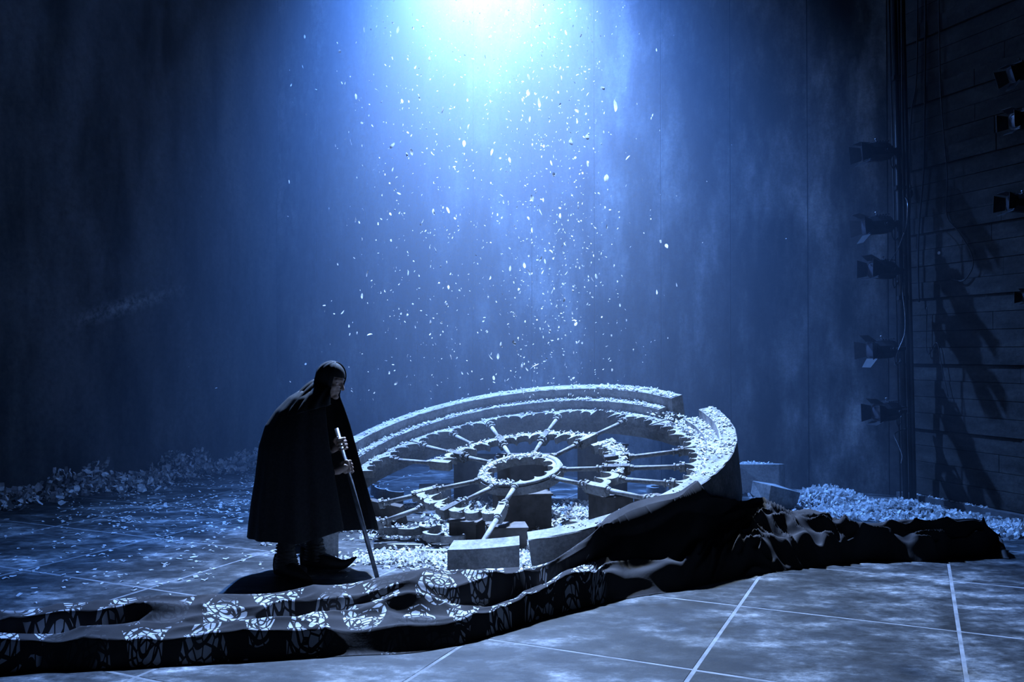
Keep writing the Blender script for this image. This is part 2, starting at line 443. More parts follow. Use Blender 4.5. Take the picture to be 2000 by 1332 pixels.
RIM = [(.925, -.46), (.925, -.004), (.929, 0), (.996, 0), (1.0, -.005), (1.004, -.46)]
STEP = [(.868, -.32), (.868, -.094), (.872, -.09), (.924, -.09), (.924, -.32)]
arc_part('outer_rim', 29.5, 204, RIM, M['plaster'], .003, 1)
arc_part('outer_rim', -88, 13.7, RIM, M['plaster'], .003, 2)
arc_part('inner_step', 32, 200, STEP, M['plaster'], .003, 3)
arc_part('inner_step', -86, 16.5, STEP, M['plaster'], .003, 4)
# hub ring with foils
arc_part('hub_ring', 0, 360, [(.172, -.27), (.172, -.185), (.176, -.178), (.192, -.178), (.196, -.182), (.196, -.20), (.203, -.203), (.203, -.27)], M['plaster'], .001, 5, 6)
def foil_band(name, a0, a1, nl, r_edge, r_in, r_out, hw, z0, z1, full_out=None, seed=0):
    """lobed tracery band: nl round lobes between a0 and a1 whose cusps point inward, with a knob on each cusp tip"""
    v = []; f = []; N = nl * 10; outer = []; inner = []
    for i in range(N + 1):
        u = i / N; lob = u * nl; ph = lob - math.floor(lob)
        if i == N: ph = 1.0
        s = math.sqrt(max(0, 1 - (2 * ph - 1) ** 2)) if nl else 0
        a = a0 + (a1 - a0) * u
        bow = math.sin(math.pi * u)
        ri = r_edge + (r_in - r_edge) * bow + (r_out - r_in) * s
        tip = .010 * (1 - min(1, min(ph, 1 - ph) / .12)) if 0 < i < N else 0
        inner.append((ri - tip, a)); outer.append(((full_out if full_out else ri + hw + .008 * (1 - s)), a))
    for (r, a) in inner:
        x, y = pol(r, a); v += [(x, y, z1), (x, y, z0)]
    for (r, a) in outer:
        x, y = pol(r, a); v += [(x, y, z1), (x, y, z0)]
    n = N + 1; o = 2 * n
    for i in range(N):
        a, b = 2 * i, 2 * i + 2
        f += [[a, b, o + b, o + a], [a + 1, o + a + 1, o + b + 1, b + 1], [a, a + 1, b + 1, b], [o + a, o + b, o + b + 1, o + a + 1]]
    f += [[0, o, o + 1, 1], [2 * N, 2 * N + 1, o + 2 * N + 1, o + 2 * N]]
    mb = MB(); mb.add(v, f)
    for k in range(1, nl):
        i = k * 10; r, a = inner[i]; x, y = pol(r, a); mb.ell((x, y, (z0 + z1) / 2 + .006), (.013, .013, abs(z1 - z0) / 2 + .003), nu=8, nv=6)
    return mb
for k in range(12):
    foil_band('', k * 30, k * 30 + 30, 1, .130, .130, .160, .0, -.235, -.19, .176).build('foil', M['plaster'], rose)
TZ = -.18
def spoke(a_in, r_in, r_out, z, a_out=None, base=False):
    a_out = a_in if a_out is None else a_out
    p = Vector((*pol(r_in, a_in), z)); q = Vector((*pol(r_out, a_out), z)); d = (q - p).normalized()
    mb = MB(); mb.tube([p, q], .0185, 12); s = mb.build('spoke', M['plaster'], rose, True)
    c = MB()
    for t, rr, ln in ((0.0, .031, .014), (.022, .024, .03), (.05, .034, .016), (.066, .040, .022)):
        o = q + d * (t - .03); c.tube([o, o + d * ln], rr, 12)
    for k in range(8):                   # crockets round the capital
        b = d.orthogonal().normalized(); b.rotate(Matrix.Rotation(k * math.pi / 4, 3, d)); c.ell(q + d * .026 + b * .036, (.012, .012, .012), nu=6, nv=4)
    c.build('capital', M['plaster'], s)
    b = MB()
    for t, rr, ln in ((-.012, .034, .014), (.004, .027, .02), (.024, .024, .010)):
        o = p + d * t; b.tube([o, o + d * ln], rr, 12)
    b.build('spoke_base', M['plaster'], s)
for ai, ao in ((103, 102), (70, 73), (38, 42), (-16, -16), (-44, -44), (-98, -101), (-128, -131), (-162, -164), (133, 134)):
    spoke(ai, .205, .385, TZ - .02, ao)
for a in (102, 73.5, 43, -1, -16, -30.5, -44, 118.5, 133.5, 150): spoke(a, .52, .735, TZ - .02)
spoke(-101, .52, .885, TZ - .02, -102.4)
spoke(-163, .50, .64, TZ - .02); spoke(-147, .53, .71, TZ - .03)
def mid(a0, a1):
    foil_band('', a0, a1, 3 if abs(a1 - a0) > 20 else 2, .418, .418, .468, .036, TZ - .06, TZ).build('inner_tracery', M['plaster'], rose)
    for a in (a0, a1):
        mb = MB(); P = [pol(.40, a - 2.2), pol(.40, a + 2.2), pol(.455, a + 2.2), pol(.52, a + 1.5), pol(.52, a - 1.5), pol(.455, a - 2.2)]
        mb.prism(P, TZ - .07, TZ + .008); mb.build('tracery_node', M['plaster'], rose)
for a0, a1 in ((42, 73), (73, 102), (102, 134), (134, 150), (1, 26), (-16, 1), (-44, -16), (-131, -101), (-164, -131)): mid(a0, a1)
for k in range(14):                       # outer ring of arches, broken away toward the front
    a0 = -46 + 15 * k; a1 = a0 + 15
    if k in (6,): continue
    foil_band('', a0, a1, 3, .758, .806, .836, .0, TZ - .06, TZ + (0.008 if k % 2 else .0), .872).build('outer_tracery', M['plaster'], rose)
mb = foil_band('', 44, 51, 2, .752, .79, .835, .0, TZ - .06, TZ, .872); mb.build('outer_tracery', M['plaster'], rose)
foil_band('', -68, -60, 2, .80, .82, .845, .0, TZ - .06, TZ, .868).build('outer_tracery', M['plaster'], rose)

# paper lying on the rim and the tracery
def on_arc(n, a0, a1, r0, r1, z, seed):
    g = np.random.default_rng(seed); a = g.uniform(a0, a1, n); r = g.uniform(r0, r1, n)
    keep = np.array([mnoise.noise(Vector((q * .25, s * 30, seed))) for q, s in zip(a, r)]) + g.uniform(-.25, .35, n) > 0
    a, r = np.radians(a[keep]), r[keep]
    return DC + DK * (DR * r[:, None] * (np.cos(a)[:, None] * E1 + np.sin(a)[:, None] * E2) + z * DN)
P = np.vstack([on_arc(1100, 30, 62, .93, .99, .003, 1), on_arc(520, 62, 200, .93, .995, .002, 2), on_arc(1100, -20, 13, .93, .99, .003, 3), on_arc(250, -80, -20, .93, .99, .002, 4),
               on_arc(1700, 33, 195, .872, .92, -.087, 5), on_arc(1500, -60, 16, .872, .925, -.087, 6), on_arc(1300, -46, 165, .82, .868, -.174, 7), on_arc(1300, -30, 36, .83, .92, -.13, 8),
               on_arc(520, 40, 260, .15, .195, -.178, 9), on_arc(520, 42, 150, .455, .51, -.179, 10), on_arc(120, -30, 0, .45, .51, -.179, 11), on_arc(420, 0, 27, .43, .52, -.176, 13), on_arc(90, -164, -100, .46, .51, -.179, 12)])
tag(flakes('paper_scraps', P, (.012, .034), M['paper'], .4, seed=3), 'white paper scraps lying all over the rim and tracery of the rose window', 'paper scraps', kind='stuff')

# loose block of the rim at the front, its broken neighbour pieces
def rim_block(name, a0, a1, dr, label):
    c = dw(.965 + dr, (a0 + a1) / 2, 0)
    t = thing(name, label, 'stone block', (c[0], c[1], 0))
    v = []; n = 6
    for i in range(n + 1):
        a = a0 + (a1 - a0) * i / n
        for r in (.925 + dr, 1.0 + dr):
            p = dw(r, a, 0); v += [p, np.array([p[0], p[1], 0.0])]
    f = []
    for i in range(n):
        a, b = 4 * i, 4 * i + 4
        f += [[a, b, b + 2, a + 2], [a + 1, a + 3, b + 3, b + 1], [a, a + 1, b + 1, b], [a + 2, b + 2, b + 3, a + 3]]
    f += [[0, 2, 3, 1], [4 * n, 4 * n + 1, 4 * n + 3, 4 * n + 2]]
    o = obj('body', v, f, M['plaster'], t, off=(c[0], c[1], 0))
    bm = bmesh.new(); bm.from_mesh(o.data); bmesh.ops.recalc_face_normals(bm, faces=bm.faces); bm.to_mesh(o.data); bm.free()
    return t
rim_block('rim_block', -104.5, -89.8, .028, 'loose block of curved rim between the printed cloth and the rose window')
rim_block('rim_block', 206, 217, .0, 'broken rim block standing behind the cloaked figure\'s legs')
# dark timber boxes that carry the window
def support(x, y, hw, hd, top, rz, label, name='support_box'):
    t = thing(name, label, 'support box', (x, y, 0)); t.rotation_euler = (0, 0, rz)
    bobj('body', box_bm((hw, hd, top / 2 - .01), .006), M['wood'], t).location = (0, 0, top / 2 - .01)
    bobj('lid', box_bm((hw + .012, hd + .012, .01), .003), M['wood'], t).location = (0, 0, top - .01)
for r, a, hw, hd, rz, lab in ((.43, -99, .155, .12, .1, 'dark timber box under the forward spoke of the rose window'),
                              (.40, -127, .12, .12, -.3, 'dark timber box under the broken inner tracery near the cloaked figure'),
                              (.0, 0, .24, .20, .15, 'dark timber box under the hub of the rose window'),
                              (.46, -30, .13, .16, .4, 'dark timber box under the inner tracery facing the lamp boom'),
                              (.66, -30, .12, .10, .5, 'dark timber box under the outer spokes facing the lamp boom'),
                              (.45, 88, .26, .10, 0, 'tall dark timber box under the raised back of the inner tracery'),
                              (.90, 60, .25, .10, .4, 'tallest dark timber box under the raised back rim by the break'),
                              (.90, 108, .20, .10, -.3, 'tallest dark timber box under the raised back rim opposite the break')):
    p = dw(r, a, 0); dep = (.475 if r > .85 else .285 if r < .1 else .268) * DK
    def under(x, y):
        q = DC - DN * dep; return q[2] - (DN[0] * (x - q[0]) + DN[1] * (y - q[1])) / DN[2]
    p = dw(r, a, -dep / DK); e = math.hypot(hw, hd) + .02
    top = min(under(p[0] + e * math.cos(k * math.pi / 6), p[1] + e * math.sin(k * math.pi / 6)) for k in range(12)) - .003
    support(p[0], p[1], hw, hd, max(.06, top), rz, lab)

# fragments on the floor -------------------------------------------------
def rubble(name, px, label, half, rz, z=0, jit=.02, seed=0, mat='plaster', tilt=(0, 0), group=None, cat='stone'):
    p = gnd(*px)
    bm = box_bm(half, .008, 2, jit, seed)
    bmesh.ops.transform(bm, matrix=Matrix.Rotation(rz, 4, 'Z') @ Matrix.Rotation(tilt[0], 4, 'X') @ Matrix.Rotation(tilt[1], 4, 'Y'), verts=bm.verts)
    lo = min(v.co.z for v in bm.verts); bmesh.ops.translate(bm, vec=(0, 0, -lo), verts=bm.verts)
    o = bobj(name, bm, M[mat]); o.location = (p[0], p[1], z); return tag(o, label, cat, group)
rubble('stone_block', (1487, 968), 'squared stone block beside the rose window near the back wall', (.22, .14, .165), -.5, jit=.03, seed=1)
rubble('stone_slab', (1512, 992), 'rough sloping stone slab strewn with paper below the squared block', (.19, .16, .09), .5, jit=.05, seed=2, tilt=(.25, .22))
rubble('stone_block', (850, 985), 'squared block lying inside the rose window behind the left spokes', (.17, .10, .10), .05, jit=.01, seed=3)
rubble('timber_beam', (1045, 905), 'pale beam lying behind the hub inside the rose window', (.30, .05, .30), .0, jit=.004, seed=4, cat='beam')
rubble('timber_board', (752, 1022), 'dark board leaning behind the staff, upper of two', (.24, .025, .10), -.62, jit=.004, seed=5, mat='wood', tilt=(.35, .05), cat='board')
rubble('timber_board', (738, 1040), 'dark board leaning behind the staff, lower of two', (.15, .022, .06), -.66, jit=.004, seed=6, mat='wood', tilt=(.4, .1), cat='board')
rubble('timber_plank', (778, 1072), 'pale flat plank on the floor below the cusped fragment', (.20, .028, .02), -.12, jit=.003, seed=7, cat='plank')
rubble('timber_plank', (860, 1084), 'pale flat plank on the floor touching the loose rim block', (.16, .028, .02), -.12, jit=.003, seed=8, cat='plank')
rubble('stone_chip', (1170, 1015), 'small stone chip inside the rose window by the front rim', (.06, .03, .05), .3, jit=.015, seed=9)
def fragment(px, label, lobes, rad, a0, a1, rz, z=.0, th=.05, hw=.030, cusp=True, tilt=(0, 0)):
    p = gnd(*px)
    mb = MB(); n = lobes * 10; v = []
    for i in range(n + 1):
        u = i / n; ph = (u * lobes) % 1 if i < n else 1
        s = math.sqrt(max(0, 1 - (2 * ph - 1) ** 2)); a = R_(a0 + (a1 - a0) * u)
        ri = rad + .055 * s - (.03 * (1 - min(1, min(ph, 1 - ph) / .14)) if cusp and 0 < i < n else 0); ro = rad + .055 * s + hw + .012 * (1 - s)
        for r in (ri, ro):
            for zz in (th, 0): v.append((r * math.cos(a), r * math.sin(a), zz))
    f = []
    for i in range(n):
        a, b = 4 * i, 4 * i + 4
        f += [[a, b, b + 2, a + 2], [a + 1, a + 3, b + 3, b + 1], [a, a + 1, b + 1, b], [a + 2, b + 2, b + 3, a + 3]]
    f += [[0, 2, 3, 1], [4 * n, 4 * n + 1, 4 * n + 3, 4 * n + 2]]
    v = np.array(v); v -= np.array([v[:, 0].mean(), v[:, 1].mean(), 0])
    m = Matrix.Rotation(rz, 3, 'Z') @ Matrix.Rotation(tilt[0], 3, 'X') @ Matrix.Rotation(tilt[1], 3, 'Y')
    v = np.array([m @ Vector(q) for q in v]); v[:, 2] -= v[:, 2].min()
    o = obj('tracery_fragment', v, f, M['plaster']); bm = bmesh.new(); bm.from_mesh(o.data); bmesh.ops.recalc_face_normals(bm, faces=bm.faces); bm.to_mesh(o.data); bm.free()
    o.location = (p[0], p[1], z); return tag(o, label, 'stone fragment')
fragment((800, 1052), 'cusped tracery fragment with three lobes lying near the staff', 3, .26, 200, 320, .25, .04, .06, .036)
fragment((862, 1072), 'cusped tracery fragment leaning on the loose rim block', 2, .20, 190, 290, .1, .06, .06, .036)
fragment((745, 978), 'slender curved tracery fragment lying beyond the staff', 3, .32, 120, 220, .9, 0, .12, .02, False, (.1, .0))
fragment((1135, 1040), 'pointed tracery arch fragment lying behind the front rim', 2, .25, 40, 140, .1, .0, .05, .03, True, (.45, 0))
fragment((1280, 965), 'rounded tracery fragment lying below the right spokes', 2, .14, 60, 200, .3, .0, .10, .05)

# paper over the floor ---------------------------------------------------
def room_ok(P):
    k = np.ones(len(P), bool)
    for p, n in planes: k &= ((P[:, :2] - p) @ n) < -.06
    return P[k]
g = np.random.default_rng(5)
def patch(n, cx, cy, sx, sy, h=0.0, clump=1.2):
    q = np.stack([g.normal(cx, sx, n), g.normal(cy, sy, n), np.zeros(n)], 1)
    k = np.array([mnoise.noise(Vector((a[0] * 3.1 * clump, a[1] * 3.1 * clump, 3.3))) for a in q]) + g.uniform(-.35, .45, n) > 0
    q = q[k]
    if h: q[:, 2] = np.abs(g.uniform(0, 1, len(q))) * h * np.exp(-((q[:, 0] - cx) ** 2 / (2 * sx ** 2) + (q[:, 1] - cy) ** 2 / (2 * sy ** 2)))
    return q
inside = []
n = 16000; rr = np.sqrt(g.uniform(0, 1, n)) * .90 * DR * DK; aa = g.uniform(0, 2 * np.pi, n)
inside = np.stack([DC[0] + rr * np.cos(aa), DC[1] + rr * np.sin(aa) * .97, np.abs(g.normal(0, .02, n))], 1)
kp = np.array([mnoise.noise(Vector((a[0] * 2.2, a[1] * 2.2, 8.3))) for a in inside]) + g.uniform(-.35, .4, n) > .10
tag(flakes('paper_litter', inside[kp], (.016, .045), M['paper'], .5, seed=4), 'deep white paper litter on the floor inside the rose window', 'paper litter', kind='stuff')
c1 = gnd(800, 1090)
front = np.vstack([patch(1000, c1[0], c1[1], .30, .10, .03), patch(700, gnd(850, 1100)[0], gnd(850, 1100)[1], .16, .10, .03), patch(350, gnd(590, 1050)[0], gnd(590, 1050)[1], .12, .25, .02), patch(200, gnd(1025, 1090)[0], gnd(1025, 1090)[1], .03, .10, .03)])
tag(flakes('paper_litter', room_ok(front), (.016, .045), M['paper'], .6, seed=5), 'white paper litter heaped on the floor around the staff and fragments', 'paper litter', kind='stuff')
lf = []
for (x, y, n, sx, sy) in ((430, 985, 900, .9, .9), (250, 985, 700, 1.1, .8), (120, 1050, 260, .9, .6), (440, 930, 900, 1.2, .8), (150, 1130, 120, .8, .4), (330, 1090, 160, .7, .5)):
    c = gnd(x, y); lf.append(patch(n, c[0], c[1], sx, sy))
tag(flakes('paper_litter', room_ok(np.vstack(lf)), (.018, .05), M['paper'], .12, seed=6), 'thin white paper scraps scattered over the open floor behind the cloaked figure', 'paper litter', kind='stuff')
ls = []                                    # heap along the dark left wall
for k in range(15):
    c = LCORNER - U * (.2 + k * .42) + V * (.28 + .1 * math.sin(k)); ls.append(patch(330, c[0], c[1], .2, .25, .26 + .12 * math.sin(k * 1.7)))
tag(flakes('paper_heap', room_ok(np.vstack(ls)), (.03, .09), M['greyish'], .9, seed=7), 'long low heap of greyish paper along the dark side wall', 'paper heap', kind='stuff')
def heap(px, n, sx, sy, h, label, size=(.03, .07), seed=0, rot=0.0):
    c = gnd(*px); q = np.stack([g.normal(0, sx, n), g.normal(0, sy, n)], 1)
    hh = h * np.exp(-(q[:, 0] ** 2 / (2 * (sx * 1.1) ** 2) + q[:, 1] ** 2 / (2 * (sy * 1.1) ** 2))); zz = hh * np.sqrt(g.uniform(0, 1, n))
    q = np.stack([c[0] + q[:, 0] * math.cos(rot) - q[:, 1] * math.sin(rot), c[1] + q[:, 0] * math.sin(rot) + q[:, 1] * math.cos(rot), zz], 1)
    tag(flakes('paper_heap', room_ok(q), size, M['paper'], .8, seed=seed), label, 'paper heap', kind='stuff')
heap((1618, 985), 1500, .26, .12, .16, 'rounded heap of shredded paper against the back wall beside the stone slab', seed=8, rot=ANG)
heap((1760, 1008), 2300, .30, .13, .13, 'long heap of shredded paper by the foot of the lamp boom', seed=9, rot=ANG)
heap((1975, 1040), 500, .12, .14, .08, 'small heap of shredded paper at the end of the black cloth by the kerb', seed=10)
heap((1660, 1010), 350, .35, .10, .015, 'thin scatter of shredded paper between the two heaps', seed=11, rot=ANG)
kp = CORNER[None] + RD[None] * g.uniform(.2, 1.2, 130)[:, None] - RN[None] * g.uniform(.078, .105, 130)[:, None]
tag(flakes('paper_scraps', np.hstack([kp, np.full((130, 1), .057)]), (.016, .034), M['paper'], .4, seed=12), 'paper scraps lying along the top of the dark kerb', 'paper scraps', kind='stuff')
pb = gnd(1487, 968); sq = np.stack([g.uniform(-.2, .1, 260), g.uniform(-.12, .12, 260), np.full(260, .335)], 1)
sq = np.stack([pb[0] + sq[:, 0] * math.cos(-.5) - sq[:, 1] * math.sin(-.5), pb[1] + sq[:, 0] * math.sin(-.5) + sq[:, 1] * math.cos(-.5), sq[:, 2]], 1)
tag(flakes('paper_scraps', sq, (.02, .05), M['paper'], .5, seed=13), 'paper scraps lying on the squared stone block by the back wall', 'paper scraps', kind='stuff')

# ------------------------------------------------------------------ the long cloth
# stations: photo x, crest y, crest depth (None: the rim plane), near-edge y
ST = [(-260, 1232, 4.46, 1336), (0, 1201, 4.73, 1316), (140, 1188, 4.86, 1310), (280, 1173, 5.00, 1304), (455, 1159, 5.15, 1293), (700, 1145, 5.31, 1281), (790, 1120, 5.38, 1278), (838, 1119, 5.39, 1272),
      (884, 1127, 5.45, 1263), (933, 1114, 5.50, 1249), (1017, 1107, 5.59, 1222), (1060, 1098, 5.72, 1208), (1105, 1078, 5.90, 1195), (1150, 1046, 5.93, 1185), (1190, 1011, None, 1177), (1240, 985, None, 1167),
      (1290, 972, None, 1160), (1330, 966, None, 1153), (1360, 966, 6.62, 1148), (1411, 973, 6.95, 1137), (1450, 980, 7.15, 1128), (1490, 976, 7.25, 1121), (1550, 1007, 7.15, 1113), (1576, 1001, 7.1, 1110), (1625, 1016, 7.05, 1104),
      (1700, 1028, 7.02, 1094), (1760, 1022, 7.02, 1096), (1812, 1020, 7.02, 1099), (1865, 1016, 7.05, 1089), (1915, 1016, 7.08, 1086), (1950, 1030, 7.10, 1082), (1966, 1056, 7.04, 1072)]
sx = np.array([s[0] for s in ST], float)
crest = np.array([atY(s[0], s[1], s[2]) if s[2] else dpx(s[0], s[1], .015) for s in ST]); near = np.array([gnd(s[0], s[3]) for s in ST])
seglen = np.concatenate([[0], np.cumsum(np.linalg.norm(np.diff((crest + near) / 2, axis=0)[:, :2], axis=1))])
NS, NT_ = 620, 84; DMI = DM.inverted()
us = np.linspace(0, seglen[-1], NS)
def sm(a, u):
    k = np.stack([np.interp(u + d, seglen, a) for d in (-.05, -.025, 0, .025, .05)]); return k.mean(0)
C_ = np.stack([sm(crest[:, i], us) for i in range(3)], 1); N_ = np.stack([sm(near[:, i], us) for i in range(3)], 1)
N_[:, 2] = 0.004
tv = np.linspace(0, 1, NT_); VV = []; UVs = []
for i in range(NS):
    u = us[i]; c, n_ = C_[i], N_[i]; h = c[2]
    tap = min(1, max(0, (us[-1] - u) / .35)) ** .5; h = h * (.12 + .88 * tap)
    cl = DMI @ Vector(c); cr_ = math.hypot(cl.x, cl.y); onrim = cr_ < 1.03 * DR and cl.z > -.08
    back = c + (c - n_) / max(1e-6, np.linalg.norm((c - n_)[:2])) * min(.30, .9 * h + .08); back[2] = .004
    if onrim: back = np.array(DM @ Vector((cl.x * (1 - .022 / cr_), cl.y * (1 - .022 / cr_), .024)))
    rgt = min(1, max(0, (u - 4.7) / .8)); steep = max(rgt, min(1, max(0, (h - .28) / .2))); w_ = np.linalg.norm((c - n_)[:2])
    for j in range(NT_):
        t = tv[j]
        if t < .22:
            q = t / .22; p = back + (c - back) * q; p[2] = h * math.sin(q * math.pi / 2) ** 1.2 if not onrim else p[2]
        else:
            q = (t - .22) / .78; p = c + (n_ - c) * q
            # lit crest, a steep drop into a valley, a second roll, then the steep near face
            n1 = mnoise.noise(Vector((u * 1.1, 7.7, 0))); n2 = mnoise.noise(Vector((u * 1.7, 2.2, 5))); n3 = mnoise.noise(Vector((u * .9, 4.1, 9)))
            flatp = float(np.interp(q + .22 * n1 * math.sin(math.pi * q), [0, .12, .24, .33, .44, .54, .66, .86, .97, 1], [1, .97, .92, .55 + .38 * n2, .46 + .35 * n2, .52 + .30 * n3, .58 + .35 * n3, .56 + .3 * n3, .06, 0]))
            slope = (1 - q) ** (1.25 - .3 * rgt)
            roll = math.exp(-((q - .76) / .11) ** 2) * (.05 + .05 * mnoise.noise(Vector((u * 2.3, q * 2, 4.4))))
            p[2] = h * (flatp * (1 - steep) + slope * steep) + roll * steep * min(1, h / .2)
            p[2] = max(p[2], .0)
        env = math.sin(math.pi * min(1, max(0, t))) ** .6
        a1 = mnoise.noise(Vector((u * 1.3 - t * w_ * 2.0, t * w_ * 6.5 + u * .55, 1.7)))
        a2 = mnoise.noise(Vector((u * 3.1 + t * w_ * 2.5, t * w_ * 9 - u * 1.2, 5.1)))
        a3 = 1 - abs(mnoise.noise(Vector((u * 2.2 - t * w_ * 3.2, t * w_ * 7 + u * .9, 9.4)))) * 2.2
        damp = .8 if u < 4 else 1.0
        xs_ = float(np.interp(u, seglen, sx)); rimzone = min(1, max(0, (xs_ - 1090) / 60)) * min(1, max(0, (1470 - xs_) / 60)) * min(1, max(0, (.72 - t) / .12))
        a4 = 1 - abs(mnoise.noise(Vector((u * 4.3 + t * w_ * 5.0, t * w_ * 10 - u * 2.1, 2.2)))) * 2.6
        cr = 1 - .7 * rgt * math.exp(-((t - .22) / .10) ** 2)
        amp = cr * env * (.055 * a1 + .03 * a2 + .045 * max(0, a3) ** 2 + .095 * rgt * max(0, a4) ** 2 + .06 * rgt * a2) * damp * (1 - .92 * rimzone) * min(1.0, .35 + h / .25)
        p[2] = max(.004, p[2] + amp); p = p + np.array([0.02 * a2 * env, .03 * a1 * env, 0])
        pl_ = DMI @ Vector(p); rl = math.hypot(pl_.x, pl_.y)
        if rl < 1.030 * DR and pl_.z < .024 and -95 < math.degrees(math.atan2(pl_.y, pl_.x)) < 20:
            if pl_.z > -.05 or (onrim and t < .24): p = np.array(DM @ Vector((pl_.x, pl_.y, .024)))
            else:
                k_ = 1.030 * DR / rl; q3 = DM @ Vector((pl_.x * k_, pl_.y * k_, pl_.z)); p = np.array([q3.x, q3.y, max(.004, p[2])])
        VV.append(p); UVs.append((u, t * (w_ + .3 * h) * 1.15))
FF = [[i * NT_ + j, (i + 1) * NT_ + j, (i + 1) * NT_ + j + 1, i * NT_ + j + 1] for i in range(NS - 1) for j in range(NT_ - 1)]
cb = (C_[NS // 2][0], C_[NS // 2][1], 0)
cloth = obj('stage_cloth', VV, FF, M['cloth'], None, True, off=cb); cloth.location = cb
uvl = cloth.data.uv_layers.new(name='UVMap'); li = np.empty(len(cloth.data.loops), int); cloth.data.loops.foreach_get('vertex_index', li)
uvl.data.foreach_set('uv', np.array(UVs)[li].ravel())
tag(cloth, 'long black cloth heaped across the floor, printed with pale rosettes at one end', 'cloth')

# ------------------------------------------------------------------ the person
PB = np.array([-1.50, 6.42, 0.0])
person = thing('person', 'hunched person in a long black hooded cloak leaning on a staff', 'person', PB)
YP = 6.42
def pp(x, y, Y=YP): return Vector(atY(x, y, Y))
staff_lo = Vector(gnd(742, 1147)) + Vector((0, 0.0, .0)); staff_hi = pp(657, 837, 6.30)
SD = (staff_hi - staff_lo).normalized()
def on_staff(y):                          # the staff at photo row y
    lo, hi = 0.0, 1.0
    t = (1147 - y) / (1147 - 837); return staff_lo + (staff_hi - staff_lo) * t
body = MB()
hip = pp(575, 930); chest = pp(590, 820); neck = pp(624, 772); hc = pp(645, 743)
body.capsule([hip, pp(570, 880), chest, pp(612, 785)], [.15, .15, .155, .10]); body.capsule([pp(612, 785), neck, hc], [.075, .058, .055])
for (ky, kx, kY, ax, ay, aY) in ((985, 562, 6.32, 557, 1078, 6.34), (985, 613, 6.56, 613, 1066, 6.60)):
    hp = hip + Vector((0, kY - YP, -.05)); kn = pp(kx, ky, kY); an = pp(ax, ay, aY)
    body.capsule([hp, kn, an, an + Vector((.0, 0, -.10))], [.095, .065, .047, .044])
    body.capsule([an + Vector((-.01, 0, -.10)), an + Vector((.13, -.01, -.13))], [.042, .032])
fw = Vector((.86, -.32, -.30)).normalized(); lf_ = Vector((0, 0, 1)).cross(fw).normalized(); up_ = fw.cross(lf_)
HR = Matrix((fw, lf_, up_)).transposed()
def hl(x, y, z): return hc + HR @ Vector((x, y, z))
body.ell(hl(0, 0, .02), (.095, .076, .10), HR); body.ell(hl(.035, 0, -.055), (.058, .054, .062), HR)
body.capsule([hl(.088, 0, .022), hl(.106, 0, -.005), hl(.119, 0, -.026)], [.010, .012, .014])
body.capsule([hl(.074, .045, .030), hl(.090, 0, .030), hl(.074, -.045, .030)], [.012, .014, .012])
for s in (-1, 1):
    body.ell(hl(.078, s * .032, .010), (.013, .016, .010), HR); body.ell(hl(.060, s * .045, -.025), (.028, .024, .026), HR)
    body.ell(hl(-.005, s * .078, -.005), (.022, .010, .034), HR); body.ell(hl(.110, s * .012, -.028), (.010, .009, .008), HR)
body.capsule([hl(.080, .022, -.058), hl(.093, 0, -.056), hl(.080, -.022, -.058)], [.006, .008, .006])
body.capsule([hl(.078, .020, -.070), hl(.090, 0, -.071), hl(.078, -.020, -.070)], [.006, .008, .006]); body.ell(hl(.078, 0, -.098), (.024, .026, .020), HR)
# hands: the fingers close round the staff
xr = (Vector((1, 0, 0)) - SD * SD.x).normalized(); yr = SD.cross(xr)
if yr.y < 0: yr = -yr
def around(c, deg, r, z=0.0): return c + xr * (math.cos(R_(deg)) * r) + yr * (math.sin(R_(deg)) * r) + SD * z
SR = .017
def grip(c, palm, sgn, elbow, shoulder):
    pc = around(c, palm, .046)
    body.capsule([around(c, palm + sgn * -25, .036, .034), around(c, palm + sgn * -25, .036, -.032)], [.017, .016]); body.capsule([around(c, palm + sgn * 15, .038, .030), around(c, palm + sgn * 15, .038, -.030)], [.018, .017])
    for k, (dz, ln, r) in enumerate(((.036, .95, .0090), (.012, 1.05, .0095), (-.012, 1.0, .0090), (-.035, .85, .0078))):
        seq = [palm + sgn * q for q in (-30, -75 * ln, -125 * ln, -180 * ln, -222 * ln)]
        rad = [.036, .040, .034, .031, .029]
        body.capsule([around(c, q, ra, dz - .003 * i) for i, (q, ra) in enumerate(zip(seq, rad))], [r * 1.15, r * 1.12, r, r * .95, r * .82], 10)
    th = [palm + sgn * q for q in (35, 75, 125, 165)]
    body.capsule([around(c, q, ra, dz) for q, ra, dz in zip(th, (.040, .038, .032, .030), (.012, .034, .044, .046))], [.015, .0125, .0105, .009], 10)
    wr_ = around(c, palm + sgn * 48, .074, -.012); body.capsule([pc, wr_], [.024, .026]); body.capsule([wr_, elbow, shoulder], [.026, .042, .060])
grip(on_staff(868), 95, 1, pp(600, 905, 6.60), pp(595, 805, 6.60))       # far hand, above
grip(on_staff(915), -95, -1, pp(592, 925, 6.22), pp(590, 810, 6.24))     # near hand, below
bo = body.build('body', M['skin'], None)
md = bo.modifiers.new('r', 'REMESH'); md.mode = 'VOXEL'; md.voxel_size = .0042
dg = bpy.context.evaluated_depsgraph_get(); nm = bpy.data.meshes.new_from_object(bo.evaluated_get(dg)); bo.modifiers.clear(); bo.data = nm
vs = np.empty(len(nm.vertices) * 3); nm.vertices.foreach_get('co', vs); vs = vs.reshape(-1, 3)
def smooth_mesh(me, it=2):
    bm = bmesh.new(); bm.from_mesh(me)
    for _ in range(it): bmesh.ops.smooth_vert(bm, verts=bm.verts, factor=.4, use_axis_x=True, use_axis_y=True, use_axis_z=True)
    bm.to_mesh(me); bm.free()
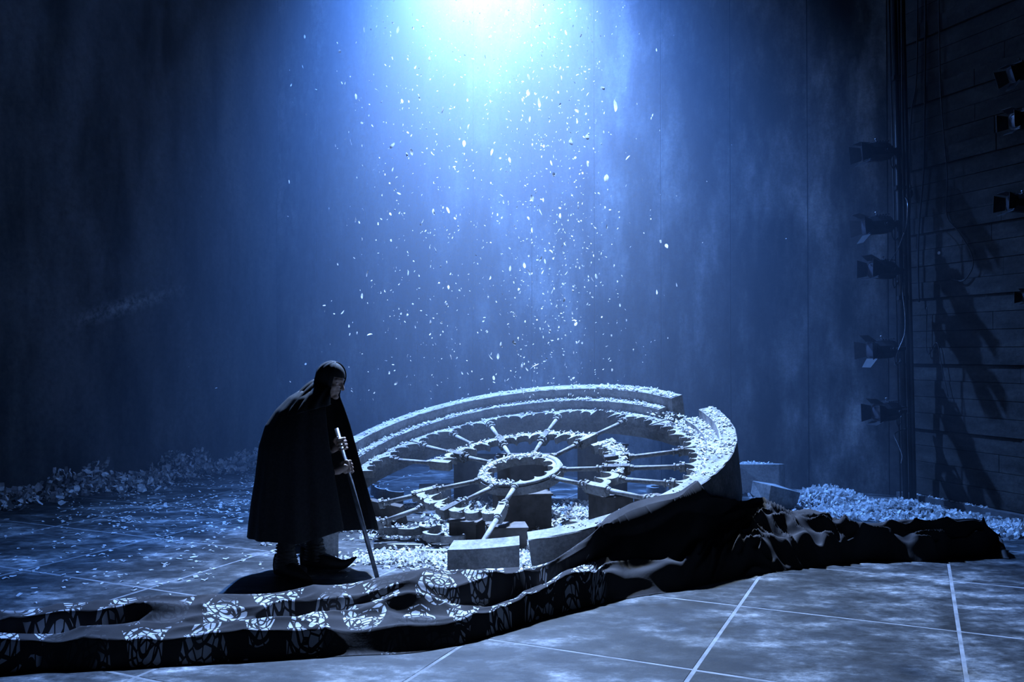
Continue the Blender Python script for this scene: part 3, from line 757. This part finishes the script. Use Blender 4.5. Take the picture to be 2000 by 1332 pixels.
smooth_mesh(nm); nm.transform(Matrix.Translation(-Vector(PB))); nm.polygons.foreach_set('use_smooth', [True] * len(nm.polygons))
nm.materials.clear(); nm.materials.append(M['skin']); nm.materials.append(M['cape'])
hz = (hc - Vector(PB)); s1 = on_staff(868) - Vector(PB); s2 = on_staff(915) - Vector(PB)
mi = []
for pl in nm.polygons:
    c = pl.center; sk = (c - hz).length < .15 or min((c - s1).length, (c - s2).length) < .105
    mi.append(0 if sk else 1)
nm.polygons.foreach_set('material_index', mi)
bo.parent = person

# cloak: one open garment with folds, hanging from the shoulders
CK = [(764, 586, 661, .13), (776, 566, 662, .18), (800, 542, 671, .235), (830, 522, 681, .27), (870, 510, 692, .30), (930, 503, 708, .33), (980, 495, 722, .355), (1020, 490, 733, .37), (1052, 487, 740, .38)]
ky = np.array([k[0] for k in CK], float)
NA, NZ = 220, 90; cv = []
for i in range(NA):
    s = i / (NA - 1); th = -52 - s * 302                          # from the near front edge round the back to the far front edge
    a = R_(th)
    # hem: low at the back, lifted at the near front, low again on the far flap
    hem = 1043 - 40 * max(0, math.cos(a)) * (1 if s < .4 else 0) ** 1 - 10 * math.sin(s * 9) * .3
    if s > .75: hem = 1052 - 22 * (s - .75) / .25 + 8
    for j in range(NZ):
        t = j / (NZ - 1); y = 764 + (hem - 764) * t
        xl = np.interp(y, ky, [k[1] for k in CK]); xrr = np.interp(y, ky, [k[2] for k in CK]); dep = np.interp(y, ky, [k[3] for k in CK])
        cx = (xl + xrr) / 2; ax = (xrr - xl) / 2
        fold = 1 + (.012 + .05 * t) * (math.sin(th * R_(1) * 11 + 1.3) * .6 + math.sin(th * R_(1) * 19 + t * 1.5) * .4) * (0.35 if abs(math.cos(a)) > .92 else 1)
        Yc = YP + dep * math.sin(a) * fold
        p = atY(cx + ax * math.cos(a) * (1 + (fold - 1) * .25), y, YP); cv.append((p[0], Yc, p[2]))
cf = [[i * NZ + j, i * NZ + j + 1, (i + 1) * NZ + j + 1, (i + 1) * NZ + j] for i in range(NA - 1) for j in range(NZ - 1)]
cape = obj('cloak', cv, cf, M['cape'], person, True, off=PB)
sd = cape.modifiers.new('s', 'SOLIDIFY'); sd.thickness = .006
# hood: shell over the head, open to the face, running down into the shoulders
hv = []; NU, NVh = 64, 46
for j in range(NVh):
    t = j / (NVh - 1)
    for i in range(NU):
        s = i / (NU - 1)
        open_ = 62 if t < .55 else 62 - 30 * (t - .55) / .45
        th = R_(open_ + s * (360 - 2 * open_))
        if t < .55:
            la = (t / .55) * R_(118); rxy = math.sin(min(la, R_(100))); zc = math.cos(la)
            top = max(0, 1 - t / .16)
            th = th * 1.0
            pl_ = Vector((.112 * rxy * math.cos(th) * (1 - .0 * top) + (.018 if math.cos(th) > 0 else 0) * rxy, .093 * rxy * math.sin(th), .02 + .118 * zc))
            pl_ *= 1 + .012 * math.sin(th * 13)
            p = hc + HR @ pl_
        else:
            q = (t - .55) / .45
            la = R_(118); rxy = math.sin(R_(100)); pl_ = Vector((.112 * rxy * math.cos(th) + (.018 if math.cos(th) > 0 else 0), .093 * rxy * math.sin(th), .02 + .118 * math.cos(la))) * (1 + .012 * math.sin(th * 13))
            p0 = hc + HR @ pl_
            ce = pp(606, 792); e = 1 + .05 * math.sin(th * 15 + 1)
            p1 = ce + Vector((.215 * math.cos(th) * e, .245 * math.sin(th) * e, -.035 + .06 * math.cos(th)))
            k = q * q * (3 - 2 * q); p = p0.lerp(p1, k) + Vector((0, 0, .03 * math.sin(math.pi * q))) + Vector((0, 0, .010 * math.sin(th * 15 + 1) * math.sin(math.pi * q)))
        hv.append(p)
hf = [[j * NU + i, j * NU + i + 1, (j + 1) * NU + i + 1, (j + 1) * NU + i] for j in range(NVh - 1) for i in range(NU - 1)]
hood = obj('hood', [tuple(p) for p in hv], hf, M['cape'], person, True, off=PB)
sd = hood.modifiers.new('s', 'SOLIDIFY'); sd.thickness = .006
# brow cap closing the hood above the face
cap = MB(); cap.ell(hl(-.005, 0, .030), (.108, .090, .108), HR, 24, 16)
keep_f = []
for q in cap.f:
    c = sum((HR.transposed() @ (Vector(cap.v[i]) - hc) for i in q), Vector()) / 4
    if c.z > .055 or c.x < .02: keep_f.append(q)
obj('head_scarf', cap.v, keep_f, M['cape'], person, True, off=PB)
# trousers gathered into ragged boots with long pointed toes
def leg_wear(kx, ky_, kY, ax, ay, aY, toe, ground_y):
    tr_ = MB(); top = pp(kx, ky_, kY); an = pp(ax, ay, aY)
    pts = [top.lerp(an, t) for t in np.linspace(0, 1, 9)]
    tr_.tube(pts, [.080, .074, .069, .066, .064, .062, .060, .058, .057], 16); tr_.build('trouser_leg', M['cape'], person, True, off=PB)
    g0 = Vector((an.x, an.y, 0)); b = MB(); n = 20; rings = 22; v = []; f = []
    for i in range(rings):                # wrapped shaft
        t = i / (rings - 1); zc = an.z + .05 - (an.z + .05 - .06) * t
        for k in range(n):
            a = 2 * math.pi * k / n; r = .056 + .022 * t + .010 * math.sin(i * 2.3 + k * .8) + .006 * math.sin(k * 3.1 + i)
            v.append((g0.x + r * 1.05 * math.cos(a) + .015 * t, g0.y + r * .9 * math.sin(a), zc))
    for i in range(rings - 1):
        for k in range(n): f.append([i * n + k, (i + 1) * n + k, (i + 1) * n + (k + 1) % n, i * n + (k + 1) % n])
    f.append(list(range(n))); b.add(v, f)
    d = Vector((toe.x - g0.x, toe.y - g0.y, 0)); L = d.length; d.normalize(); sdv = Vector((-d.y, d.x, 0)); v = []; f = []; NR = 16
    for i in range(NR):                   # foot: heel to curled point
        t = i / (NR - 1); x = -.10 + t * (L + .10); wv = .052 * math.sin(math.pi * min(1, (t * .85 + .13))) ** .6 * (1 - .9 * max(0, t - .55) / .45); hv_ = .15 * (1 - t) ** .6 + .010; zb = toe.z * max(0, (t - .72) / .28) ** 1.6 * .8
        for k in range(12):
            a = 2 * math.pi * k / 12; zz = zb + hv_ * .5 * (1 + math.sin(a)) if True else 0
            p = g0 + d * x + sdv * wv * math.cos(a); v.append((p.x, p.y, max(.002, zz)))
    for i in range(NR - 1):
        for k in range(12): f.append([i * 12 + k, (i + 1) * 12 + k, (i + 1) * 12 + (k + 1) % 12, i * 12 + (k + 1) % 12])
    f += [list(range(12))[::-1], list(range((NR - 1) * 12, NR * 12))]
    b.add(v, f); bt = b.build('boot', M['boot'], person, True, off=PB)
    ln = MB()
    for i in range(4):
        c = g0 + d * (.07 + .03 * i) + Vector((0, 0, .125 - .02 * i)); ln.tube([c - sdv * .035 + Vector((0, 0, -.012)), c, c + sdv * .035 + Vector((0, 0, -.012))], .0035, 6)
    ln.build('lace', M['boot'], bt, False, off=PB)
leg_wear(566, 985, 6.32, 557, 1078, 6.34, Vector(gnd(612, 1140)), 1130)
leg_wear(614, 985, 6.56, 613, 1066, 6.60, Vector(atY(697, 1083, 6.52)), 1105)

st = thing('walking_staff', 'long straight metal staff held by the cloaked person', 'staff', staff_lo)
mb = MB(); mb.tube([staff_lo - staff_lo, staff_hi - staff_lo], [.0155, .0165], 14); mb.build('shaft', M['stick'], st, True)
mb = MB(); mb.tube([SD * -.004, SD * .05], .019, 14); mb.build('ferrule', M['rubber'], st, True)

# ------------------------------------------------------------------ lamp booms
def lantern(loc, yaw, tilt, label, group, open_=25, s=1.0):
    m = Matrix.Translation(loc) @ Matrix.Rotation(yaw, 4, 'Z') @ Matrix.Rotation(tilt, 4, 'Y') @ Matrix.Scale(s, 4)
    t = thing('stage_lantern', label, 'stage lamp', matrix=m, group=group)
    # local: lens points along -X, hook at origin
    b = MB(); prof = [(-.30, .078), (-.29, .082), (-.13, .082), (-.07, .070), (-.045, .045)]
    n = 8; v = []; f = []
    for x, r in prof:
        for k in range(n):
            a = 2 * math.pi * (k + .5) / n; v.append((x, r * 1.08 * math.cos(a), r * 1.12 * math.sin(a)))
    for i in range(len(prof) - 1):
        for k in range(n): f.append([i * n + k, i * n + (k + 1) % n, (i + 1) * n + (k + 1) % n, (i + 1) * n + k])
    f += [list(range(n))[::-1], list(range((len(prof) - 1) * n, len(prof) * n))]
    b.add(v, f); body_ = b.build('housing', M['lampbody'], t)
    v_ = MB()
    for x in (-.10, -.13, -.16, -.19, -.22): v_.box((x, 0, .094), (.008, .05, .005))
    v_.build('cooling_fin', M['lampbody'], body_)
    r = MB(); r.tube([(-.318, 0, 0), (-.296, 0, 0)], .090, 20); r.build('lens_ring', M['lampbody'], t)
    g_ = MB(); g_.ell((-.317, 0, 0), (.014, .074, .074), nu=16, nv=8); g_.build('lens', M['glass'], t, True)
    for k, (nx, ny) in enumerate(((0, 1), (0, -1), (1, 0), (-1, 0))):      # four barn doors
        a = R_(open_ + 12 * math.sin(k * 2.1 + yaw * 7)); L = .105; d = MB()
        wv = .062 if k < 2 else .075; we = .085 if k < 2 else .060
        def P(u, l): return (-.318 - l * math.cos(a), (ny * (.078 + l * math.sin(a)) if nx == 0 else u), (nx * (.080 + l * math.sin(a)) if nx else u))
        q = [P(-wv, 0), P(wv, 0), P(we, L), P(-we, L)]; o3 = Vector((0, ny, 0)) if nx == 0 else Vector((0, 0, nx))
        d.add([Vector(p) for p in q] + [Vector(p) + o3 * .003 for p in q], [[0, 1, 2, 3], [7, 6, 5, 4], [0, 4, 5, 1], [1, 5, 6, 2], [2, 6, 7, 3], [3, 7, 4, 0]])
        d.build('barn_door', M['lampbody'], t)
    y = MB()
    for s_ in (-1, 1): y.box((-.10, s_ * .102, .0), (.085, .004, .014)); y.tube([(-.16, s_ * .094, 0), (-.16, s_ * .118, 0)], .014, 8)
    y.box((-.018, 0, 0), (.006, .105, .016)); y.build('yoke', M['steel'], t)
    c = MB(); c.box((.008, 0, 0), (.028, .026, .03)); c.build('clamp', M['steel'], t)
    k_ = MB(); k_.tube([(-.20, 0, .09), (-.20, 0, .118)], .006, 8); k_.ell((-.20, 0, .124), (.013, .013, .009), nu=8, nv=6); k_.build('knob', M['chrome'], t)
    w_ = MB(); w_.tube([(-.06, 0, -.05), (-.05, .01, -.12), (-.02, .02, -.16), (.02, .02, -.12), (.03, .02, -.03)], .006, 6); w_.build('power_lead', M['rubber'], t, True)
    return t
def boom(base, top, label, n_extra):
    t = thing('lamp_boom', label, 'lamp stand', base); d = Vector(top) - Vector(base)
    mb = MB(); mb.tube([Vector((0, 0, 0)), d], .030, 14); mb.build('main_pipe', M['steel'], t, True)
    for dx, dy, r in n_extra:
        mb = MB(); mb.tube([Vector((dx, dy, .02)), d + Vector((dx, dy, 0))], r, 10); mb.build('side_pipe', M['steel'], t, True)
    mb = MB(); mb.box((-.02, -.02, .015), (.055, .055, .015)); mb.build('base_plate', M['steel'], t)
    for z_ in (1.0, 2.2, 3.4, 4.6):
        mb = MB(); q = d * (z_ / d.z); mb.box((q.x + .018, q.y - .01, z_), (.062, .040, .022)); mb.build('pipe_bracket', M['steel'], t)
    return t
b0 = Vector(gnd(1769, 978)); b1 = Vector(atY(1745, -60, b0.y))
boom(b0, b1, 'tall black lamp boom in the corner with lanterns and cables', [(.048, -.02, .018), (.080, -.035, .022), (-.045, .02, .009)])
def boom_at(y):
    lo, hi = 0.0, 1.0
    for _ in range(40):
        m_ = (lo + hi) / 2; p = b0.lerp(b1, m_); yy = p.y * math.cos(PITCH) + (p.z - CAM_H) * math.sin(PITCH); zz = -p.y * math.sin(PITCH) + (p.z - CAM_H) * math.cos(PITCH)
        if 666 - F_PX * zz / yy > y: lo = m_
        else: hi = m_
    return b0.lerp(b1, lo)
names = ['topmost', 'second from the top', 'middle', 'second from the bottom', 'lowest']
for (y, tilt, yaw, op), nm_ in zip(((297, .10, .25, 10), (438, .10, .15, 34), (530, -.02, .45, 14), (680, .06, .30, 38), (800, .05, .5, 20)), names):
    p = boom_at(y); lantern(p + Vector((-.045, -.035, 0)), yaw, -tilt, 'black barn-door stage lantern, %s on the lamp boom in the corner' % nm_, 'lanterns on the corner boom', op, 1.14)
c0 = Vector((4.84, 8.05, 0)); c1 = Vector((4.84, 8.05, 6.6))
boom(c0, c1, 'black lamp boom standing in front of the concrete wall', [(.05, .0, .014)])
for (y, tilt, yaw), nm_ in zip(((130, .35, .2), (240, .05, .3), (402, -.05, .1), (582, 0., .4)), ('topmost', 'second', 'third', 'lowest')):
    z_ = atY(1990, y, 8.05)[2]; lantern(Vector((4.80, 8.01, z_)), yaw, -tilt, 'black stage lantern, %s on the boom in front of the concrete wall' % nm_, 'lanterns on the wall boom', 18, .92 if y != 582 else .62)
# cables
def cable(pts, r, label, mat='rubber', n=60):
    pts = [np.array(p, float) for p in pts]; P_ = [2 * pts[0] - pts[1]] + pts + [2 * pts[-1] - pts[-2]]; out = []
    per = max(4, n // (len(pts) - 1))
    for i in range(1, len(P_) - 2):
        for k in range(per):
            t = k / per; a, b, c, d = P_[i - 1], P_[i], P_[i + 1], P_[i + 2]
            out.append(.5 * ((2 * b) + (-a + c) * t + (2 * a - 5 * b + 4 * c - d) * t * t + (-a + 3 * b - 3 * c + d) * t ** 3))
    out.append(pts[-1]); base = out[-1]
    mb = MB(); mb.tube([Vector(p - base) for p in out], r, 7); o = mb.build('cable', M[mat], None, True); o.location = Vector(base)
    return tag(o, label, 'cable', 'cables by the lamp booms')
def wallpt(x, y, gap=.05):                # photo point on the right wall, a little off it
    d = ray(x, y); c = np.array([*(CORNER - RN * gap), 0]); n = np.array([*RN, 0]); return CAMP + d * (((c - CAMP) @ n) / (d @ n))
cable([atY(1760, -40, b0.y - .20), atY(1763, 300, b0.y - .20), atY(1768, 520, b0.y - .20), atY(1772, 700, b0.y - .20), atY(1776, 960, b0.y - .20)], .007, 'black cable running straight down the corner lamp boom')
cable([wallpt(1792, -30), wallpt(1790, 150), wallpt(1780, 220), wallpt(1776, 330), wallpt(1778, 380), wallpt(1774, 470, .07)], .008, 'black cable hanging beside the corner boom with a plug on its end')
cable([wallpt(1808, -30), wallpt(1806, 200), wallpt(1804, 330), wallpt(1795, 440), wallpt(1793, 520), wallpt(1795, 590)], .010, 'thick black cable hanging on the concrete wall beside the boom')
cable([wallpt(1833, -30), wallpt(1836, 150), wallpt(1843, 260), wallpt(1850, 345), wallpt(1849, 420), wallpt(1870, 450), wallpt(1895, 490), wallpt(1900, 520), wallpt(1882, 548), wallpt(1860, 545)], .007, 'black cable looping over the concrete wall')
cable([wallpt(1810, 600), wallpt(1811, 690), wallpt(1830, 670), wallpt(1840, 720), wallpt(1852, 775)], .005, 'thin black cord hanging low on the concrete wall')
cable([atY(1768, 385, b0.y - .035), atY(1773, 400, b0.y - .20), atY(1770, 440, b0.y - .20), atY(1762, 465, b0.y - .20), atY(1752, 490, b0.y - .20), atY(1737, 510, b0.y - .20)], .006, 'short pale lead looping under the second lantern', 'chrome')
cable([atY(1766, 545, b0.y - .035), atY(1763, 570, b0.y - .20), atY(1768, 620, b0.y - .20), atY(1766, 655, b0.y - .20), atY(1752, 690, b0.y - .20), atY(1748, 712, b0.y - .20), atY(1760, 705, b0.y - .20)], .006, 'short pale lead looping under the lantern second from the bottom', 'chrome')
cable([atY(1768, 838, b0.y - .035), atY(1756, 842, b0.y - .12), atY(1747, 850, b0.y - .20), atY(1755, 870, b0.y - .20), atY(1762, 890, b0.y - .20), atY(1760, 905, b0.y - .20)], .006, 'short pale lead hanging under the lowest lantern', 'chrome')
pl = MB(); pc = wallpt(1778, 378, .06); pl.ell((0, 0, 0), (.028, .028, .05), nu=10, nv=8); pl.tube([(0, 0, .04), (0, 0, .09)], .012, 8)
o = pl.build('cable_plug', M['rubber'], None, True); o.location = pc; tag(o, 'black plug on the hanging cable beside the corner boom', 'plug')
# a small bright spot fixed to the wall
q = wallpt(1835, 494, .012); mb = MB(); mb.tube([(0, 0, 0), tuple(-np.array([*RN, 0]) * .012)], .017, 16); o = mb.build('wall_stud', M['paper']); o.location = q
tag(o, 'small round white stud fixed on the concrete wall', 'stud')

# ------------------------------------------------------------------ falling paper
g = np.random.default_rng(21)
def fall(n):
    k = g.choice(4, n, p=[.40, .27, .15, .18]); y = g.uniform(7.3, 9.4, n); zt = g.beta(1.15, 1.05, n)
    x = np.where(k == 0, g.normal(.42, .33, n), np.where(k == 1, g.normal(-.1, .60, n), np.where(k == 2, g.normal(-1.05, .28, n), g.normal(-.2, .85, n))))
    z = 1.15 + zt * 4.6
    x = x * (1 - .18 * np.clip((z - 3.6) / 2, 0, 1)) + .08 * np.clip((z - 4) / 2, 0, 1)
    return np.stack([x, y, z], 1)
SHAPES = []
for k in range(14):
    L = 1.0; W = random.uniform(.28, .75); n = 9; c = random.uniform(-.35, .35); sk = random.uniform(-.2, .2)
    v = []
    for i in range(n):
        t = -1 + 2 * i / (n - 1); hw = W * (1 - abs(t) ** random.choice((1.6, 2.5, 4))) + .06
        v += [(t, -hw + sk * t, c * t * t), (t, hw + sk * t, c * t * t + .08 * math.sin(t * 3))]
    me = bpy.data.meshes.new('paper_flake'); me.from_pydata(v, [], [[2 * i, 2 * i + 2, 2 * i + 3, 2 * i + 1] for i in range(n - 1)]); me.materials.append(M['paper']); SHAPES.append(me)
pts = fall(300)
for i in range(300):
    o = bpy.data.objects.new('paper_flake', SHAPES[i % len(SHAPES)]); COL.objects.link(o); o.location = pts[i]
    s = float(np.clip(g.lognormal(math.log(.0150), .38), .008, .034))
    o.scale = (s * g.uniform(.9, 1.7), s, s); o.rotation_euler = (g.uniform(-.8, .8), R_(90) + g.normal(0, .55), g.uniform(0, 6.28))
    tag(o, 'small white paper flake falling through the blue beam', 'paper flake', 'paper flakes falling through the beam')
P = fall(1900)
tag(flakes('paper_flurry', P, (.008, .026), M['paper'], 1.6, aspect=(1.3, 3), seed=31), 'flurry of tiny white paper flakes filling the blue beam', 'paper flurry', kind='stuff')

# ------------------------------------------------------------------ haze in the air
hzm = bpy.data.materials.new('stage_haze'); hzm.use_nodes = True; nt = hzm.node_tree; nt.nodes.clear()
vo = nt.nodes.new('ShaderNodeVolumeScatter'); vo.inputs['Color'].default_value = (.72, .82, 1.0, 1); vo.inputs['Density'].default_value = .049; vo.inputs['Anisotropy'].default_value = .25
ou = nt.nodes.new('ShaderNodeOutputMaterial'); nt.links.new(vo.outputs[0], ou.inputs['Volume'])
mb = MB(); mb.box((0, 11.6, 4.4), (9, 3.1, 4.6)); hz_ = mb.build('stage_haze', hzm)
tag(hz_, 'blue stage haze hanging in the air of the whole set', 'haze', kind='stuff')
